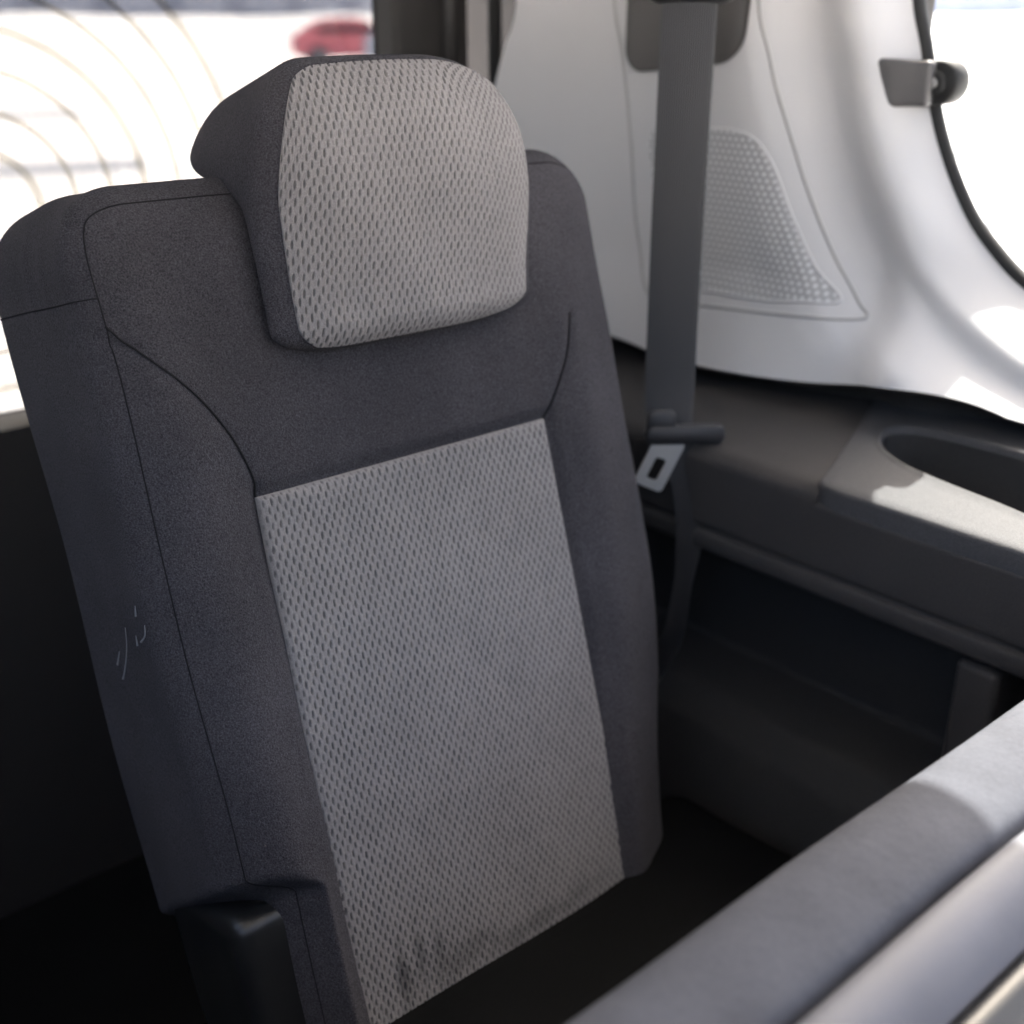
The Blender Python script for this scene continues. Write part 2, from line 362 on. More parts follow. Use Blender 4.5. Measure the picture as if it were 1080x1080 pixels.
for d, dz in ((-.004, .0002), (-.0022, .0011), (0, .0014), (.0012, .0006), (.0025, -.0024), (.0032, -.006), (.006, -.055)): 
    q = row(inset(iR, d), dz); rows.append(q)
bz = rows[-1].copy(); 
for d in (.01, .03): 
    q = inset(iR, d if d < .03 else .03); rows.append(np.stack([q[:, 0], q[:, 1], np.full(N, H0 - .122)], -1))
TRAY = np.array(rows); TRAY = np.concatenate([TRAY, TRAY[:, :1]], 1)
ks = len(TRAY) - 4
tr_o = obj('armrest_tray', *grid(TRAY[:ks + 1]), M['console_top'], co)
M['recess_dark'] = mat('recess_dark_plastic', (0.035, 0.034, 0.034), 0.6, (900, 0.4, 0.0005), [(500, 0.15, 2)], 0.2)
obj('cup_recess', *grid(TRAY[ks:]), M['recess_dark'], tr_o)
# pocket, divider ribs and the sloped sill below
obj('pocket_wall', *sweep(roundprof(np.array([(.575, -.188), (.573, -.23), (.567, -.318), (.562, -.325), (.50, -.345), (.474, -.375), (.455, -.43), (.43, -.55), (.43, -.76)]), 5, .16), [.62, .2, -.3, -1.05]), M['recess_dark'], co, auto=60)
def rib(y0, y1):
    return rbox((.484, y0, H0 - .345), (.58, y1, H0 - .182), .008, nr=4)
obj('divider', *rib(-.345, -.305), M['dark_plastic'], co)
obj('divider', *rib(-.80, -.76), M['dark_plastic'], co)

# ---- quarter window
qw = thing('quarter_window', 'pop-out quarter window beside the pale pillar, bright outside', 'car window', (XG, -.4, H0 + .04))
gp = np.vstack([WIN, [(-1.05, .88)]])
V = [(XG + .018, y, z + H0) for y, z in gp] + [(XG + .022, y, z + H0) for y, z in gp]; n = len(gp)
F = [tuple(range(n)), tuple(range(2 * n - 1, n - 1, -1))] + [(i, (i + 1) % n, n + (i + 1) % n, n + i) for i in range(n)]
obj('pane', V, F, M['glass'], qw, smooth=False)
WT = np.stack([np.full(len(WIN), XG + .004), WIN[:, 0], WIN[:, 1] + H0], -1)
obj('seal', *tube(WT, .0082, 10), M['rubber'], qw)
# latch: a bent lever on the trim with a round pivot screwed to the glass
LY, LZ = -0.068, 0.264
def latch_to(a, b, c): return np.array([XG - .012 - c, LY - a, H0 + LZ + b])
th = [(.0 + .019 * math.cos(t), .019 * math.sin(t)) for t in np.linspace(0, 2 * math.pi, 40, endpoint=False)]
th = [(a * 1.12, b * 1.12) for a, b in th]
lt = obj('latch', *merge(prism(np.array(th), -.024, .004, latch_to, .003), prism(np.array(th) * .55, .003, .010, latch_to, .003)), M['rubber'], qw)
obj('screw', *prism(np.array(th) * .22, .009, .013, latch_to, .001), M['steel'], lt)
def lever_def(Vv):
    a = Vv[:, 0]; V2 = Vv.copy(); V2[:, 2] += .016 * sm(.0, -.05, a) + .0; V2[:, 1] *= 1 + .10 * sm(-.01, -.06, a); return V2
lv, lf = rbox((-.068, -.0225, .004), (.000, .0205, .018), .005, step=.006, nr=4, deform=lever_def)
lv = np.array([latch_to(*p) for p in lv]); lf = [f[::-1] for f in lf]
obj('lever', lv, lf, M['latch'], lt)

# ---- pillar details: sub-panel groove, grille, belt recess
def groove(pts, r=.0022, n=10):
    q = smooth_path(pts, n); return tube(on_trim(q[:, 0], q[:, 1], -.0006), r, 8)
def offset_y(y, z): return y, z
GR = [(0.119, 0.6), (0.109, 0.45), (0.099, 0.34), (0.082, 0.286), (0.056, 0.222), (0.026, 0.158), (-0.013, 0.095), (-0.048, 0.054), (-0.062, 0.043), (-0.056, 0.038), (-0.01, 0.036), (0.047, 0.032), (0.118, 0.027), (0.18, 0.023), (0.215, 0.035), (0.241, 0.096), (0.257, 0.201), (0.273, 0.282), (0.289, 0.341), (0.294, 0.45)]
M['groove'] = mat('trim_groove', (0.46, 0.455, 0.45), 0.7)
obj('panel_joint', *groove(GR), M['groove'], pt)
# perforated grille: outline then raised dots on a hexagonal lattice
ga = smooth_path([(0.221, 0.208), (0.139, 0.213), (0.107, 0.213), (0.08, 0.205), (0.059, 0.181), (0.033, 0.135), (-0.001, 0.085), (-0.03, 0.06), (-0.034, 0.053), (-0.026, 0.051), (-0.004, 0.05), (0.052, 0.044), (0.117, 0.042), (0.186, 0.036), (0.205, 0.047), (0.217, 0.142)], 8, True)
gy = np.linspace(-0.040, 0.229, 270); gz = np.linspace(0.026, 0.221, 216)
GY, GZ = np.meshgrid(gy, gz, indexing='ij')
def inside(P, y, z):
    c = np.zeros(y.shape, bool); n = len(P)
    for i in range(n):
        (ya, za), (yb, zb) = P[i], P[(i + 1) % n]
        c ^= ((za > z) != (zb > z)) & (y < (yb - ya) * (z - za) / (zb - za + 1e-15) + ya)
    return c
IN = inside(ga, GY, GZ)
def hexdot(a, b, p, q):
    r0 = np.round(b / q); aa = a - (r0 % 2) * p / 2; d1 = np.hypot((aa - np.round(aa / p) * p), b - r0 * q); return d1
dd = hexdot(GY, GZ, .0082, .0066)
hgt = .0013 * np.exp(-(dd / .0017) ** 2)
GP = on_trim(GY, GZ, .0014) ; GP[..., 0] -= hgt
idx = np.arange(GY.size).reshape(GY.shape); keep = IN[:-1, :-1] & IN[1:, :-1] & IN[1:, 1:] & IN[:-1, 1:]
q = np.stack([idx[:-1, :-1], idx[1:, :-1], idx[1:, 1:], idx[:-1, 1:]], -1)[keep]
gr = obj('grille', GP.reshape(-1, 3), q.tolist(), M['grille'], pt)
# dots of the grille are a paler plastic
at = gr.data.attributes.new('dot', 'FLOAT', 'POINT'); at.data.foreach_set('value', np.clip(1.3 * np.exp(-(dd / .0020) ** 2), 0, 1).reshape(-1))
nt = M['grille'].node_tree; an = nt.nodes.new('ShaderNodeAttribute'); an.attribute_name = 'dot'; mx = nt.nodes.new('ShaderNodeMix'); mx.data_type = 'RGBA'
mx.inputs['A'].default_value = (.38, .38, .385, 1); mx.inputs['B'].default_value = (.85, .85, .85, 1)
nt.links.new(an.outputs['Fac'], mx.inputs['Factor']); nt.links.new(mx.outputs['Result'], nt.nodes['Principled BSDF'].inputs['Base Color'])
gl_ = smooth_path(ga, 1, True)
obj('grille_rim', *tube(on_trim(ga[:, 0], ga[:, 1], .0006), .0018, 8, True), M['trim'], pt)

# ---- tailgate with rear window
YR = .62
tg = thing('tailgate', 'tailgate with dark inner trim and wide bright rear window', 'car door', (-.2, YR, .4))
wo_ = rrect(1.40, .62, .07, 8, -.115, .235)       # window opening in X,Z (rel H0)
wo_ = rrect(1.42, .66, .07, 8, -.125, .225)
fo = np.array([(x * 1.0, z) for x, z in rrect(1.66, 1.60, .08, 8, -.125, .04)])
def toR(a, b, c): return np.array([a, YR + c, H0 + b])
rowsF = []
for P2, c in ((fo, .05), (fo, .0), (wo_ + (wo_ - wo_.mean(0)) * .02, .0), (wo_, .008), (wo_, .05)):
    rowsF.append([toR(p[0], p[1], c) for p in P2])
RF = np.array(rowsF); RF = np.concatenate([RF, RF[:, :1]], 1)
M['tail_trim'] = mat('tailgate_trim', (0.040, 0.037, 0.035), 0.55, (600, 0.4, 0.0006), spec=0.4)
obj('inner_frame', *grid(RF, flip=True), M['tail_trim'], tg, auto=40)
V = [toR(p[0], p[1], .040) for p in wo_]; n = len(V)
rp = obj('rear_pane', np.vstack([V, [toR(p[0], p[1], .044) for p in wo_]]), [tuple(range(n)), tuple(range(2 * n - 1, n - 1, -1))] + [(i, (i + 1) % n, n + (i + 1) % n, n + i) for i in range(n)], M['rear_glass'], tg, smooth=False)
# faint concentric ring lines on the rear glass
RC = (.045, .122); parts = []
for k in range(1, 8):
    rr_ = .026 + .0425 * k; wd = .0035 + .0015 * (k % 3 == 1); th_ = np.linspace(0, 2 * math.pi, 121)
    parts.append(grid(np.array([[toR(RC[0] + q_ * math.cos(t), RC[1] + q_ * math.sin(t), c_) for t in th_] for q_, c_ in ((rr_ - wd, .039), (rr_ - wd, .0382), (rr_ + wd, .0382), (rr_ + wd, .039))])))
M['ring'] = mat('ring_line', (.5, .45, .38)); nt = M['ring'].node_tree; tr_ = nt.nodes.new('ShaderNodeBsdfTransparent'); tr_.inputs[0].default_value = (.66, .635, .58, 1)
nt.links.new(tr_.outputs[0], nt.nodes['Material Output'].inputs['Surface'])
obj('ring_lines', *merge(*parts), M['ring'], rp)
obj('weather_strip', *tube([toR(.728, .62, -.03), toR(.728, .34, -.03), toR(.728, .10, -.03), toR(.725, -.1, -.03)], .010, 10), M['rubber'], tg)
obj('edge_strip', *tube([toR(.672, .62, -.004), toR(.672, .34, -.004), toR(.672, .25, -.004)], .008, 10), M['recess'], tg)

# ---------------------------------------------------------------- seat belt
sb = thing('seat_belt', 'dark grey seat belt hanging down the pale pillar with its tongue', 'seat belt', (.5, .05, H0))
def ribbon(ctrs, widths, dirs, thick=.0013, n=10):
    C = smooth_path(ctrs, n); Wd = smooth_path(np.array(widths)[:, None], n)[:, 0]; D = smooth_path(dirs, n)
    D = D / np.linalg.norm(D, axis=1, keepdims=True); t = np.gradient(C, axis=0); t /= np.linalg.norm(t, axis=1, keepdims=True)
    Nn = np.cross(t, D); Nn /= np.linalg.norm(Nn, axis=1, keepdims=True); u_ = np.linspace(-1, 1, 13)
    bow = .0016 * (1 - u_ ** 2)
    f = C[:, None] + D[:, None] * (Wd[:, None] / 2 * u_)[..., None] + Nn[:, None] * bow[None, :, None]
    b = f - Nn[:, None] * thick
    L = np.concatenate([f, b[:, ::-1]], 1); L = np.concatenate([L, L[:, :1]], 1)
    RIB.append(np.tile(np.concatenate([u_, u_[::-1], u_[:1]]), len(C)))
    return grid(L)
RIB = []
BD = (.80, -.60, 0)                                     # the webbing faces into the cabin, half towards the front
wb1 = obj('webbing', *ribbon([xyz(.548, .085, .46), xyz(.540, .080, .36), xyz(.533, .075, .30), xyz(.513, .058, .13), xyz(.488, .035, .0), xyz(.475, .022, -.05), xyz(.470, .017, -.075)],
                       [.053, .053, .053, .052, .050, .046, .042], [BD, BD, BD, (.82, -.57, 0), BD, (.75, -.66, .05), (.7, -.7, .1)]), M['belt'], sb)
wb2 = obj('webbing', *ribbon([xyz(.478, .012, -.070), xyz(.4795, -.004, -.12), xyz(.476, -.012, -.17), xyz(.470, -.012, -.22), xyz(.464, -.004, -.29), xyz(.455, .03, -.36)],
                       [.034, .030, .026, .019, .024, .030], [(.7, -.7, 0), (.8, -.6, .05), (.7, -.7, 0), (.5, -.85, 0), (.7, -.7, 0), (.8, -.6, 0)]), M['belt'], sb)
for wb_, rb_ in ((wb1, RIB[0]), (wb2, RIB[1])): at_ = wb_.data.attributes.new('across', 'FLOAT', 'POINT'); at_.data.foreach_set('value', rb_.astype(np.float32))
# tongue: dark moulded cap and steel tongue with its slot, hanging slantwise
bdir = np.array([.80, -.60, 0]); bdir /= np.linalg.norm(bdir); bn = np.array([-.60, -.80, 0.0])
TC = xyz(.475, .020, -.052) + bdir * .012 + bn * .006
def to_t(a, b, c): return TC + bdir * a + np.array([0, 0, 1]) * b + bn * c
tg_ = obj('tongue_cap', *merge(prism(rrect(.080, .019, .008, 6, .000, -.006) + np.array([(0, 0)] * 28), .002, .013, to_t, .002), prism(rrect(.030, .026, .008, 6, -.024, .006), .003, .010, to_t, .002)), M['belt'], sb)
rot = math.radians(-24)
def to_s(a, b, c): return to_t(-.016 + a * math.cos(rot) - b * math.sin(rot), -.014 + a * math.sin(rot) + b * math.cos(rot), c + .006)
o2 = rrect(.031, .056, .005, 5, 0, -.022); i2 = rrect(.0115, .024, .003, 5, 0, -.029)
n = len(o2); R4 = [np.array([to_s(p[0], p[1], c) for p in q]) for q, c in ((i2, .004), (o2, .004), (o2, .0068), (i2, .0068), (i2, .004))]
R4 = np.array(R4); R4 = np.concatenate([R4, R4[:, :1]], 1)
obj('tongue', *grid(R4, flip=True), M['steel'], sb, auto=40)
# recess and loop at the top of the pillar
def to_p(a, b, c): return on_trim(np.array(.075 - a * .9), np.array(.345 + b), c)
rc = obj('belt_recess', *prism(rrect(0.162, .22, .028, 8, .0, .110), .0006, .007, lambda a, b, c: on_trim(np.array(0.184 - a), np.array(0.273 + b + .10 * a), c), .004), M['recess'], pt)
lp = [xyz(.541, .080, .366) + bdir * a + np.array([0, 0, 1]) * b for a, b in rrect(.082, .048, .014, 6, 0, 0)]
obj('guide_loop', *tube(np.array(lp), .0078, 10, True), M['black_plastic'], sb)
obj('guide_bracket', *tube([xyz(.541, .080, .388), xyz(.57, .10, .39), xyz(.60, .11, .39)], .012, 10), M['black_plastic'], sb)

# ---------------------------------------------------------------- the rear seat
REC = math.radians(17); UU = np.array([0, math.sin(REC), math.cos(REC)]); NN = np.array([0, -math.cos(REC), math.sin(REC)])
O = np.array([0, 0, H0])
def S(p):
    p = np.asarray(p, float); return O + p[..., 0:1] * np.array([1., 0, 0]) + p[..., 1:2] * UU + p[..., 2:3] * NN
seat = thing('rear_seat', 'dark cloth rear seat with grey mesh insert and headrest', 'car seat', (.15, -.1, .40))
BLO = np.array([-.090, -.66, -.206]); BHI = np.array([.402, .233, .004]); BRL = np.array([.030, .03, .045]); BRH = np.array([.060, .056, .034])
BRL[0] = .050
SEAMS = [np.array([(-.092, .138), (-.086, .134), (-.078, .128), (-.060, .115), (-.030, .082), (-.010, .050), (.0, .020), (.002, .0)]), np.array([(.283, -.002), (.300, .022), (.318, .052), (.330, .085)])]
SEAMS = [smooth_path(s_, 12) for s_ in SEAMS]
def dline(P, x, h):
    a = P[:-1]; b = P[1:]; ab = b - a; q_ = np.stack([x, h], -1)[..., None, :]
    t = np.clip(((q_ - a) * ab).sum(-1) / (ab * ab).sum(-1), 0, 1); return np.linalg.norm(q_ - (a + t[..., None] * ab), axis=-1).min(-1)
def back_def(V):
    V = V.copy(); x, h, d = V[:, 0].copy(), V[:, 1].copy(), V[:, 2].copy()
    fr = sm(-.05, .0, d)
    # bolsters: gently proud of the centre; centre falls away below the head restraint
    xc = (x - .1415) / .1415
    d = d + fr * (.010 * np.exp(-((np.abs(xc) - 1.30) / .20) ** 2) * sm(.2, .0, h) - .004 * sm(.9, .6, np.abs(xc)))
    # slight hollow around the mesh insert
    ins = np.maximum(np.abs(x - .1415) - .1415, np.maximum(h - 0, -.62 - h))
    d = d - fr * .0055 * np.exp(-(ins / .007) ** 2)
    for s_ in SEAMS:
        m_ = fr > 0.3
        dl = np.full(len(x), 1.0)
        if m_.any(): dl[m_] = dline(s_, x[m_], h[m_])
        d = d - .0026 * np.exp(-(dl / .0035) ** 2) 
    # waist at the lower left, over the hinge cover
    hw_ = h - .42 * np.minimum(V[:, 2] + .01, 0)
    k = sm(-.268, -.296, hw_)
    lowf = sm(-.004, -.076, x)
    x = x + k * .036 * lowf
    # right flank draws in towards the cushion
    x = x - sm(-.15, -.45, h) * .050 * sm(.20, .39, x)
    # soft waviness of the cover
    cr_ = sm(.145, .17, h) * sm(.215, .195, h) * sm(-.07, -.08, V[:, 0])
    x = x - cr_ * .0016 * (np.exp(-((d + .095 + .03 * (h - .18)) / .006) ** 2) + .8 * np.exp(-((d + .064 - .05 * (h - .18)) / .005) ** 2))
    d = d + .0011 * np.sin(x * 31 + h * 17) * np.sin(h * 23 + 1.3) * fr
    h = h + .009 * sm(-.03, -.12, V[:, 2]) * sm(.14, .215, V[:, 1]) * sm(.06, -.04, V[:, 0])
    x = x + .0016 * np.sin(h * 19 + d * 25) * sm(.0, -.08, V[:, 0]) 
    return np.stack([x, h, d], -1)
bv_, bf_ = rbox(BLO, BHI, BRH, step=(.0032, .0034, .004), nr=9, rlo=BRL, deform=back_def)
obj('backrest', S(bv_), [f[::-1] for f in bf_], M['cloth'], seat)
# seam lines of the cover
def rim_pts(pts): return S(back_def(rb_map(np.array(pts), BLO, BHI, BRL, BRH)))
ed = [(BLO[0], h, BHI[2]) for h in np.linspace(-.62, BHI[1], 300)] + [(x, BHI[1], BHI[2]) for x in np.linspace(BLO[0], BHI[0], 180)[1:]]
edp = rb_map(np.array(ed), BLO, BHI, BRL, BRH); kz = np.ones(9) / 9
edp = np.stack([np.convolve(np.pad(edp[:, q], 4, mode='edge'), kz, 'valid') for q in range(3)], -1)
for _ in range(2): edp = np.stack([np.convolve(np.pad(edp[:, q], 4, mode='edge'), kz, 'valid') for q in range(3)], -1)
edp = rb_map(edp + np.array([-.03, .03, .03]) * .0, BLO, BHI, BRL, BRH)
parts = [tube(S(back_def(edp)) + NN * .0001, .0006, 6)]
parts.append(tube(rim_pts([(BLO[0], h, d) for d, h in zip(np.linspace(-.185, .004, 50), np.linspace(.163, .157, 50))]), .0006, 6))
for s_ in SEAMS:
    q_ = rim_pts([(x, h, BHI[2]) for x, h in s_]); parts.append(tube(q_ + NN * .0011, .0008, 6))
obj('seam', *merge(*parts), M['seam'], seat)

M['scuff'] = mat('chalky_scuff', (0.30, 0.30, 0.31), 0.95, spec=0.1)
parts = []
for pts in ([(-.076, -.070), (-.090, -.078), (-.104, -.090), (-.118, -.104), (-.121, -.108)], [(-.098, -.100), (-.110, -.112)], [(-.070, -.026), (-.078, -.030), (-.084, -.042)], [(-.056, -.034), (-.064, -.038)], [(-.080, -.050), (-.088, -.053)]):
    q_ = smooth_path([(b_, a_) for a_, b_ in pts], 5); parts.append(tube(rim_pts([(BLO[0], h, d) for d, h in q_]) - np.array([.0007, 0, 0]), np.linspace(.0003, .0009, len(q_)), 6))
obj('scuff_mark', *merge(*parts), M['scuff'], seat)

# mesh-cloth relief: an open knit with staggered upright holes
def knit(a, b, seed=0):
    wob = .0004 * np.sin(a * 90 + seed) + .0003 * np.sin(b * 130 + 2 * seed)
    bb = b / PR; r0 = np.round(bb); 
    hole = np.zeros(a.shape)
    for dr in (-1, 0, 1):
        r = r0 + dr; aa = (a + wob) - (r % 2) * PX / 2; dx = aa - np.round(aa / PX) * PX; dz = b - r * PR
        # holes lean a little and taper at the ends
        e = (np.abs(dx - .10 * dz) / .00092) ** 2.0 + (np.abs(dz) / .0030) ** 2.2
        kc = np.round(aa / PX); jit = .5 + .5 * np.sin(kc * 12.9898 + r * 78.233 + 43758.5 * np.sin(kc * 3.1 + r * 1.7)); e = e * (.88 + .28 * jit)
        hole = np.maximum(hole, np.clip(1.35 - e, 0, 1) ** .8 * (1 - .2 * jit))
    ridge = np.cos((a + wob) * 2 * math.pi / PX) * np.cos(b * math.pi / PR) 
    return np.clip(hole, 0, 1), ridge
def set_attr(o, name, vals):
    at_ = o.data.attributes.new(name, 'FLOAT', 'POINT'); at_.data.foreach_set('value', np.asarray(vals, np.float32).reshape(-1))
def big_grid_obj(name, P, m, parent):
    nu, nv = P.shape[:2]; i = np.arange(nu * nv, dtype=np.int32).reshape(nu, nv)
    q_ = np.stack([i[:-1, :-1], i[1:, :-1], i[1:, 1:], i[:-1, 1:]], -1).reshape(-1, 4)
    me = bpy.data.meshes.new(name); off = np.array(parent.location); co_ = (P.reshape(-1, 3) - off).astype(np.float32)
    me.vertices.add(nu * nv); me.vertices.foreach_set('co', co_.reshape(-1)); me.loops.add(q_.size); me.loops.foreach_set('vertex_index', q_.reshape(-1))
    me.polygons.add(len(q_)); me.polygons.foreach_set('loop_start', np.arange(0, q_.size, 4, dtype=np.int32)); me.polygons.foreach_set('loop_total', np.full(len(q_), 4, np.int32))
    me.polygons.foreach_set('use_smooth', np.ones(len(q_), bool)); me.update(calc_edges=True); me.validate()
    o = bpy.data.objects.new(name, me); COL.objects.link(o); me.materials.append(m); o.parent = parent; return o

# insert of the backrest
pa = np.linspace(0, 1, 380); pb = np.linspace(0, .56, 640)
A_, B_ = np.meshgrid(pa, pb, indexing='ij')
xl = .0 - .016 * (B_ / .45); xr = .283 + 0 * B_
XX = xl + (xr - xl) * A_; HH = -B_
edge_d = np.minimum(np.minimum((XX - xl), (xr - XX)), B_)
base = .0055 * np.sqrt(np.clip(1 - (1 - np.clip(edge_d / .008, 0, 1)) ** 2, 0, 1)) - .0015 + .004 * np.sin(np.pi * np.clip(A_, 0, 1)) * sm(0, .12, B_)
hole, ridge = knit(XX, HH)
fade = sm(.0, .0022, edge_d)
DD = base + (-.0017 * hole + .00035 * ridge) * fade
ins_o = big_grid_obj('mesh_insert', S(np.stack([XX, HH, DD + .002], -1)), M['mesh_cloth'], seat)
set_attr(ins_o, 'hole', .62 * sm(.1, .9, hole) * fade)
def vnoise(a, b, sc, seed):
    r_ = np.random.default_rng(seed).random((64, 64)); x_ = a * sc + 31.3; y_ = b * sc + 57.1; i_ = np.floor(x_).astype(int); j_ = np.floor(y_).astype(int); fx = sm(0, 1, x_ - i_); fy = sm(0, 1, y_ - j_)
    g_ = lambda p_, q_: r_[p_ % 64, q_ % 64]
    return (g_(i_, j_) * (1 - fx) + g_(i_ + 1, j_) * fx) * (1 - fy) + (g_(i_, j_ + 1) * (1 - fx) + g_(i_ + 1, j_ + 1) * fx) * fy
nz = vnoise(XX, HH, 90, 3) * .6 + vnoise(XX, HH, 260, 5) * .4
stain = np.zeros_like(XX)
for cx_, ch_, rx_, rh_, am_ in ((.028, -.398, .008, .034, .62), (.047, -.384, .008, .026, .55), (.064, -.388, .007, .020, .4), (.085, -.410, .040, .018, .35), (.16, -.418, .08, .012, .35)):
    stain = np.maximum(stain, am_ * sm(1.3, .1, np.hypot((XX - cx_) / rx_, (HH - ch_) / rh_) + 1.1 * (nz - .5)))
stain = np.clip(stain + .04 * sm(.55, .8, vnoise(XX, HH, 35, 9)), 0, .8)
set_attr(ins_o, 'stain', stain)

# headrest
HLO = np.array([.034, .093, 0.]); HHI = np.array([.298, .298, 1.]); HRL = np.array([.056, .020, .34]); HRH = np.array([.110, .105, .40])
def head_def(V):
    V = V.copy(); x, h, c = V[:, 0].copy(), V[:, 1], V[:, 2]
    hn = np.clip((h - .094) / .2, 0, 1.05)
    cf = .030 + .034 * sm(0, 1, hn) + .006 * hn
    cb = .004 - .164 * sm(.195, .268, h) - .03 * sm(.18, .24, h) * 0
    xn = (x - .158) / .114
    q_ = 1 - c; fd = np.minimum(.036, .75 * (cf - cb))
    d = cf - np.where(q_ < .4, fd * q_ / .4, fd + (cf - cb - fd) * (q_ - .4) / .6) + .010 * (1 - xn ** 2) * c
    # the pad sweeps back and narrows a little towards its rear
    x = .158 + (x - .158) * (1 - .05 * (1 - c))
    x = x + sm(.10, .28, x) * (.006 * sm(.13, .2, h) - .008 * sm(.17, .095, h))
    d = d + .0008 * np.sin(x * 60 + h * 40)
    return np.stack([x, h, d], -1)
hv, hf = rbox(HLO, HHI, HRH, step=(.005, .004, .05), nr=10, rlo=HRL, deform=head_def)
hr = obj('headrest', S(hv), [f[::-1] for f in hf], M['cloth'], seat)
def head_front(sx, sh, lift):
    p = rb_map(np.stack([sx, sh, np.ones_like(sx)], -1).reshape(-1, 3), HLO, HHI, HRL, HRH); return head_def(p)
NU, NV = 330, 320
u1 = np.linspace(0, 1, NU); v1 = np.linspace(0, 1, NV)
# rounded outline: squash the sampling square towards a rounded rectangle
Ux, Vx = np.meshgrid(u1 * 2 - 1, v1 * 2 - 1, indexing='ij')
def squircle(u, v, k): return u * np.sqrt(1 - k * v * v / 2), v * np.sqrt(1 - k * u * u / 2)
kk = np.where(Vx > 0, .34 + .32 * sm(.1, -.9, Ux), .20)
Uq, Vq = squircle(Ux, Vx, kk)
hx_ = (HHI[0] - HLO[0]) / 2; hh_ = (HHI[1] - HLO[1]) / 2
sx = (HLO[0] + HHI[0]) / 2 + Uq * (hx_ + np.where(Uq > 0, .065 * sm(.2, 1, Uq), .005)); sh = (HLO[1] + HHI[1]) / 2 + Vq * (hh_ + np.where(Vq > 0, 0.13 * sm(.2, 1, Vq), .016))
HP = head_front(sx, sh, 0).reshape(NU, NV, 3)
HW = S(HP); nu_ = np.cross(np.gradient(HW, axis=0), np.gradient(HW, axis=1)); nu_ /= np.linalg.norm(nu_, axis=-1, keepdims=True) + 1e-12
if (nu_[NU // 2, NV // 2] @ NN) < 0: nu_ = -nu_
# arc lengths across the cloth so that the knit keeps its size round the edges
arcx = np.concatenate([np.zeros((1, NV)), np.cumsum(np.linalg.norm(np.diff(HP, axis=0), axis=-1), 0)]); arcx -= arcx[NU // 2]
arcz = np.concatenate([np.zeros((NU, 1)), np.cumsum(np.linalg.norm(np.diff(HP, axis=1), axis=-1), 1)], 1)
hole, ridge = knit(arcx, arcz, 1)
ed_ = np.minimum(1 - np.abs(Ux), 1 - np.abs(Vx)) * .11
lift = .0034 * np.sqrt(np.clip(1 - (1 - np.clip(ed_ / .004, 0, 1)) ** 2, 0, 1)) - .0008
fade = sm(.0, .0025, ed_)
HW = HW + nu_ * (lift + (-.0015 * hole + .0003 * ridge) * fade)[..., None]
hm = big_grid_obj('mesh_cover', HW, M['mesh_cloth'], seat); hm.parent = hr; hm.location = (0, 0, 0)
set_attr(hm, 'hole', .52 * sm(.1, .95, hole) * fade); set_attr(hm, 'stain', np.zeros(hole.shape))

# hinge cover under the waist of the backrest
def hinge_def(V):
    V = V.copy(); V[:, 0] += .012 * sm(-.34, -.60, V[:, 1]); return V
hc, hcf = rbox((-.088, -.66, -.150), (-.036, -.302, -.014), (.014, .018, .016), step=.02, nr=6, rlo=(.016, .01, .02), deform=hinge_def)
hco = obj('hinge_cover', S(hc), [f[::-1] for f in hcf], M['black_plastic'], seat)
obj('clip', *rbox(S((-.080, -.368, -.055)) - np.array([.002, .004, .007]), S((-.080, -.368, -.055)) + np.array([.003, .004, .007]), .0015), M['black_plastic'], hco)
# cushion
def cush_def(V):
    V = V.copy(); V[:, 2] += .03 * sm(-.1, -.5, V[:, 1]) + .006 * np.sin(V[:, 0] * 20) * .3; return V
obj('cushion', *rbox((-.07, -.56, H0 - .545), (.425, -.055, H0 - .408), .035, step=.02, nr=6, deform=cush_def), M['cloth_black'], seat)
obj('seat_base', *rbox((-.03, -.48, .40), (.33, -.02, H0 - .54), .02), M['black_plastic'], seat)

# ---------------------------------------------------------------- seat in front (only its top is in view)
fs = thing('front_seat', 'blurred grey top of the seat in front with a sunlit edge', 'car seat', (.25, -.55, .40))
prof = np.array([(-.452, -.72), (-.447, -.30), (-.444, -.16), (-.4445, -.118), (-.447, -.106), (-.454, -.100), (-.468, -.0975), (-.486, -.099), (-.500, -.103), (-.506, -.109), (-.508, -.120)])
XS = np.linspace(-.75, .52, 70)
def fsweep(prof, xs=XS, n=4):
    pr = smooth_path(prof + np.array([.0, .025]), n); P = np.array([[(x, y + .0008 * math.sin(x * 17), z + H0 + .0006 * math.sin(x * 23 + y * 40) - .10 * max(0, abs(x + .10) - .57) ** 1.5) for y, z in pr] for x in xs]); return grid(P, flip=False)
obj('seat_back', *fsweep(prof), M['pvc'], fs)
prof2 = np.array([(-.509, -.122), (-.512, -.108), (-.520, -.104), (-.532, -.108), (-.541, -.118), (-.547, -.130)])
obj('back_panel', *fsweep(prof2), M['shiny'], fs)
q0 = np.array([.205, -.497, H0 - .088])
obj('release_tab', *rbox(q0 + np.array([-.022, -.006, -.004]) + np.array([-.16, 0, 0]), q0 + np.array([.012, .006, .006]) + np.array([-.16, 0, 0]), .004), M['shiny'], fs)
prof3 = np.array([(-.5475, -.131), (-.553, -.126), (-.565, -.130), (-.60, -.16), (-.61, -.30), (-.61, -.72)])
obj('lower_cover', *fsweep(prof3), M['black_plastic'], fs)

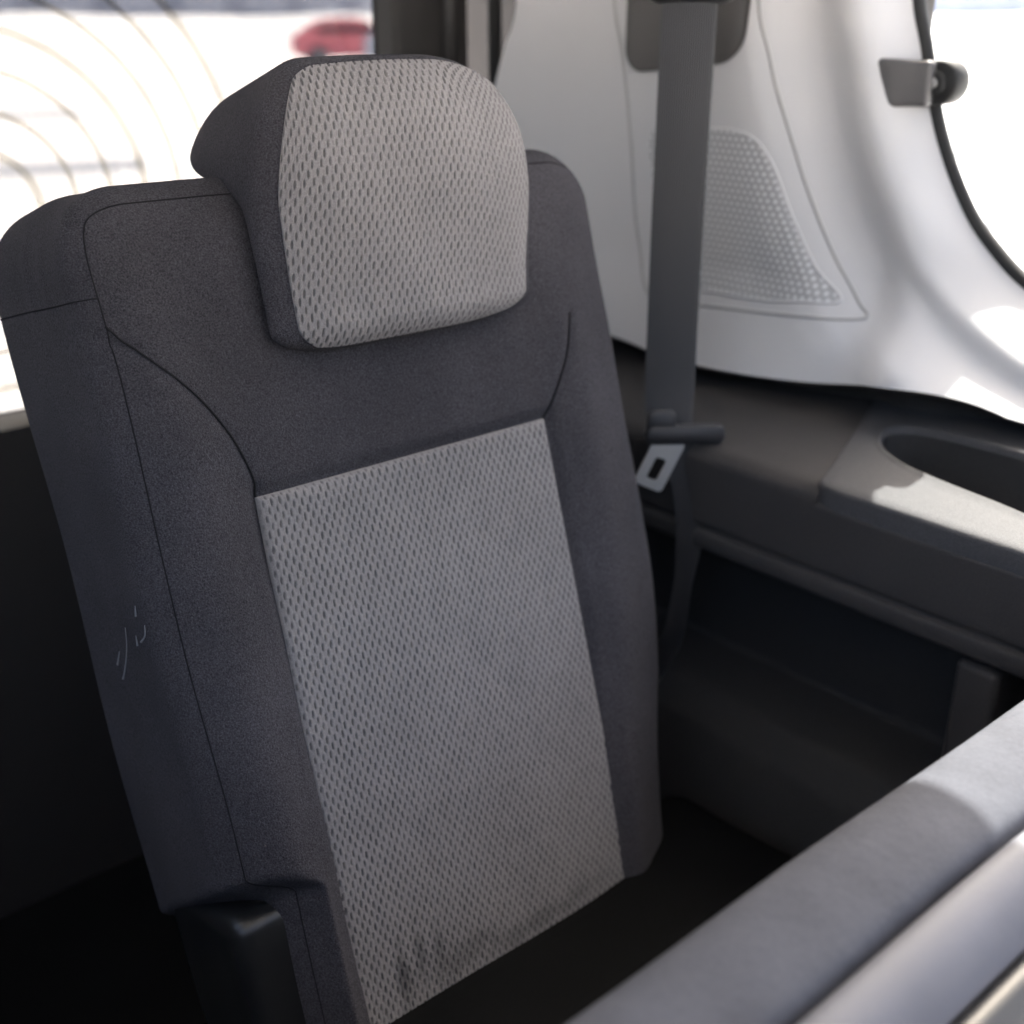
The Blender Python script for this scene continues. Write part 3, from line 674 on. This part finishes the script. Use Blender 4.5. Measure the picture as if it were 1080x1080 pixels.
# ---------------------------------------------------------------- outside: parked cars and a far building
def car(name, label, paint, loc, rz, group):
    t = thing(name, label, 'car', loc, group); t.rotation_euler = (0, 0, 0)
    c, s_ = math.cos(rz), math.sin(rz)
    def T_(V): V = np.asarray(V); return np.stack([V[:, 0] * c - V[:, 1] * s_ + loc[0], V[:, 0] * s_ + V[:, 1] * c + loc[1], V[:, 2] + loc[2]], -1)
    side = smooth_path([(-2.1, .45), (-2.12, .75), (-1.95, .95), (-1.1, 1.03), (-.4, 1.48), (.3, 1.55), (1.2, 1.45), (1.85, 1.05), (2.1, .95), (2.15, .5), (1.9, .28), (0, .25), (-1.9, .28)], 6, True)
    rows = []
    for y, k in ((-.86, .93), (-.88, 1), (-.7, 1), (0, 1.01), (.7, 1), (.88, 1), (.86, .93)):
        cab = lambda z: 1 - .16 * sm(.95, 1.5, np.array(z))
        rows.append([(x * k, y * float(cab(z)), .7 + (z - .7) * k) for x, z in side])
    R_ = np.array(rows); n_ = R_.shape[1]; V, F = grid(np.concatenate([R_, R_[:, :1]], 1))
    F += [tuple(range(n_)), tuple(6 * (n_ + 1) + i for i in range(n_))[::-1]]
    obj('body', T_(V), F, paint, t)
    for sg in (-1, 1):
        poly = [(-1.0, 1.04), (-.38, 1.42), (.3, 1.48), (1.1, 1.38), (1.45, 1.06)]
        V, F = prism(poly, 0, .03, lambda a, b, cc: np.array([a, sg * (.755 - .11 * (b - 1.04) / .4 + .115 * (1.48 - b) / .44 + cc), b]))
        obj('side_window', T_(V), F, M['car_glass'], t, smooth=False)
        for wx in (-1.3, 1.3):
            circ = [(wx + .33 * math.cos(a), .33 + .33 * math.sin(a)) for a in np.linspace(0, 2 * math.pi, 28, endpoint=False)]
            V, F = prism(circ, .66, .90, lambda a, b, cc: np.array([a, sg * cc, b]), .03)
            w_ = obj('wheel', T_(V), F, M['tyre'], t)
            circ = [(wx + .2 * math.cos(a), .33 + .2 * math.sin(a)) for a in np.linspace(0, 2 * math.pi, 20, endpoint=False)]
            V, F = prism(circ, .86, .912, lambda a, b, cc: np.array([a, sg * cc, b]), .01)
            obj('rim', T_(V), F, M['rim'], w_)
    V, F = prism([(-.62, -.32), (.62, -.32), (.55, .0), (-.55, .0)], 0, .03, lambda a, b, cc: np.array([1.62 + b * -.75 + cc - .15, a, 1.28 + b * .6 + .12]))
    return t
def dirpos(px, py_depth):       # a spot on the snowy yard seen under a given bearing (degrees right of the tailgate axis)
    a = math.radians(px); return (-.38 + py_depth * math.sin(a), -.73 + py_depth * math.cos(a), 0)
car('parked_car', 'red car parked far off on the bright yard, seen above the headrest', M['paint_red'], dirpos(33.7, 46), math.radians(155), 'cars parked outside the rear window')
car('parked_car', 'silver car parked far off beside the red one', M['paint_silver'], dirpos(37.4, 42), math.radians(115), 'cars parked outside the rear window')
def building(name, label, x0, x1, y0, y1, h):
    t = thing(name, label, 'building', ((x0 + x1) / 2, y0, 0))
    obj('wall', *rbox((x0, y0, 0), (x1, y1, h), .05, step=20), M['wall_far'], t, smooth=False)
    for k in range(int((x1 - x0) / 9)):
        x = x0 + 4 + k * 9; obj('window', *rbox((x, y0 - .06, 2.2), (x + 3, y0 + .05, 4.4), .02), M['wall_dark'], t, smooth=False)
bk = []
for r_, z_ in ((62, -.05), (70, .7), (78, 1.5), (84, 1.75), (95, 1.8), (140, 1.6), (200, 1.5)):
    bk.append([(r_ * math.sin(a), r_ * math.cos(a), z_ * (1 + .05 * math.sin(a * 23) + .04 * math.sin(a * 57)) if z_ > 0 else z_) for a in np.linspace(math.radians(-60), math.radians(120), 160)])
bo = obj('snow_bank', *grid(np.array(bk)), M['snow']); bo['kind'] = 'structure'
building('far_building', 'pale blue-grey building far behind the rear window', -40, 110, 150, 165, 16)
building('far_building', 'long pale building seen at the top of the quarter window', 135, 240, 20, 140, 16)
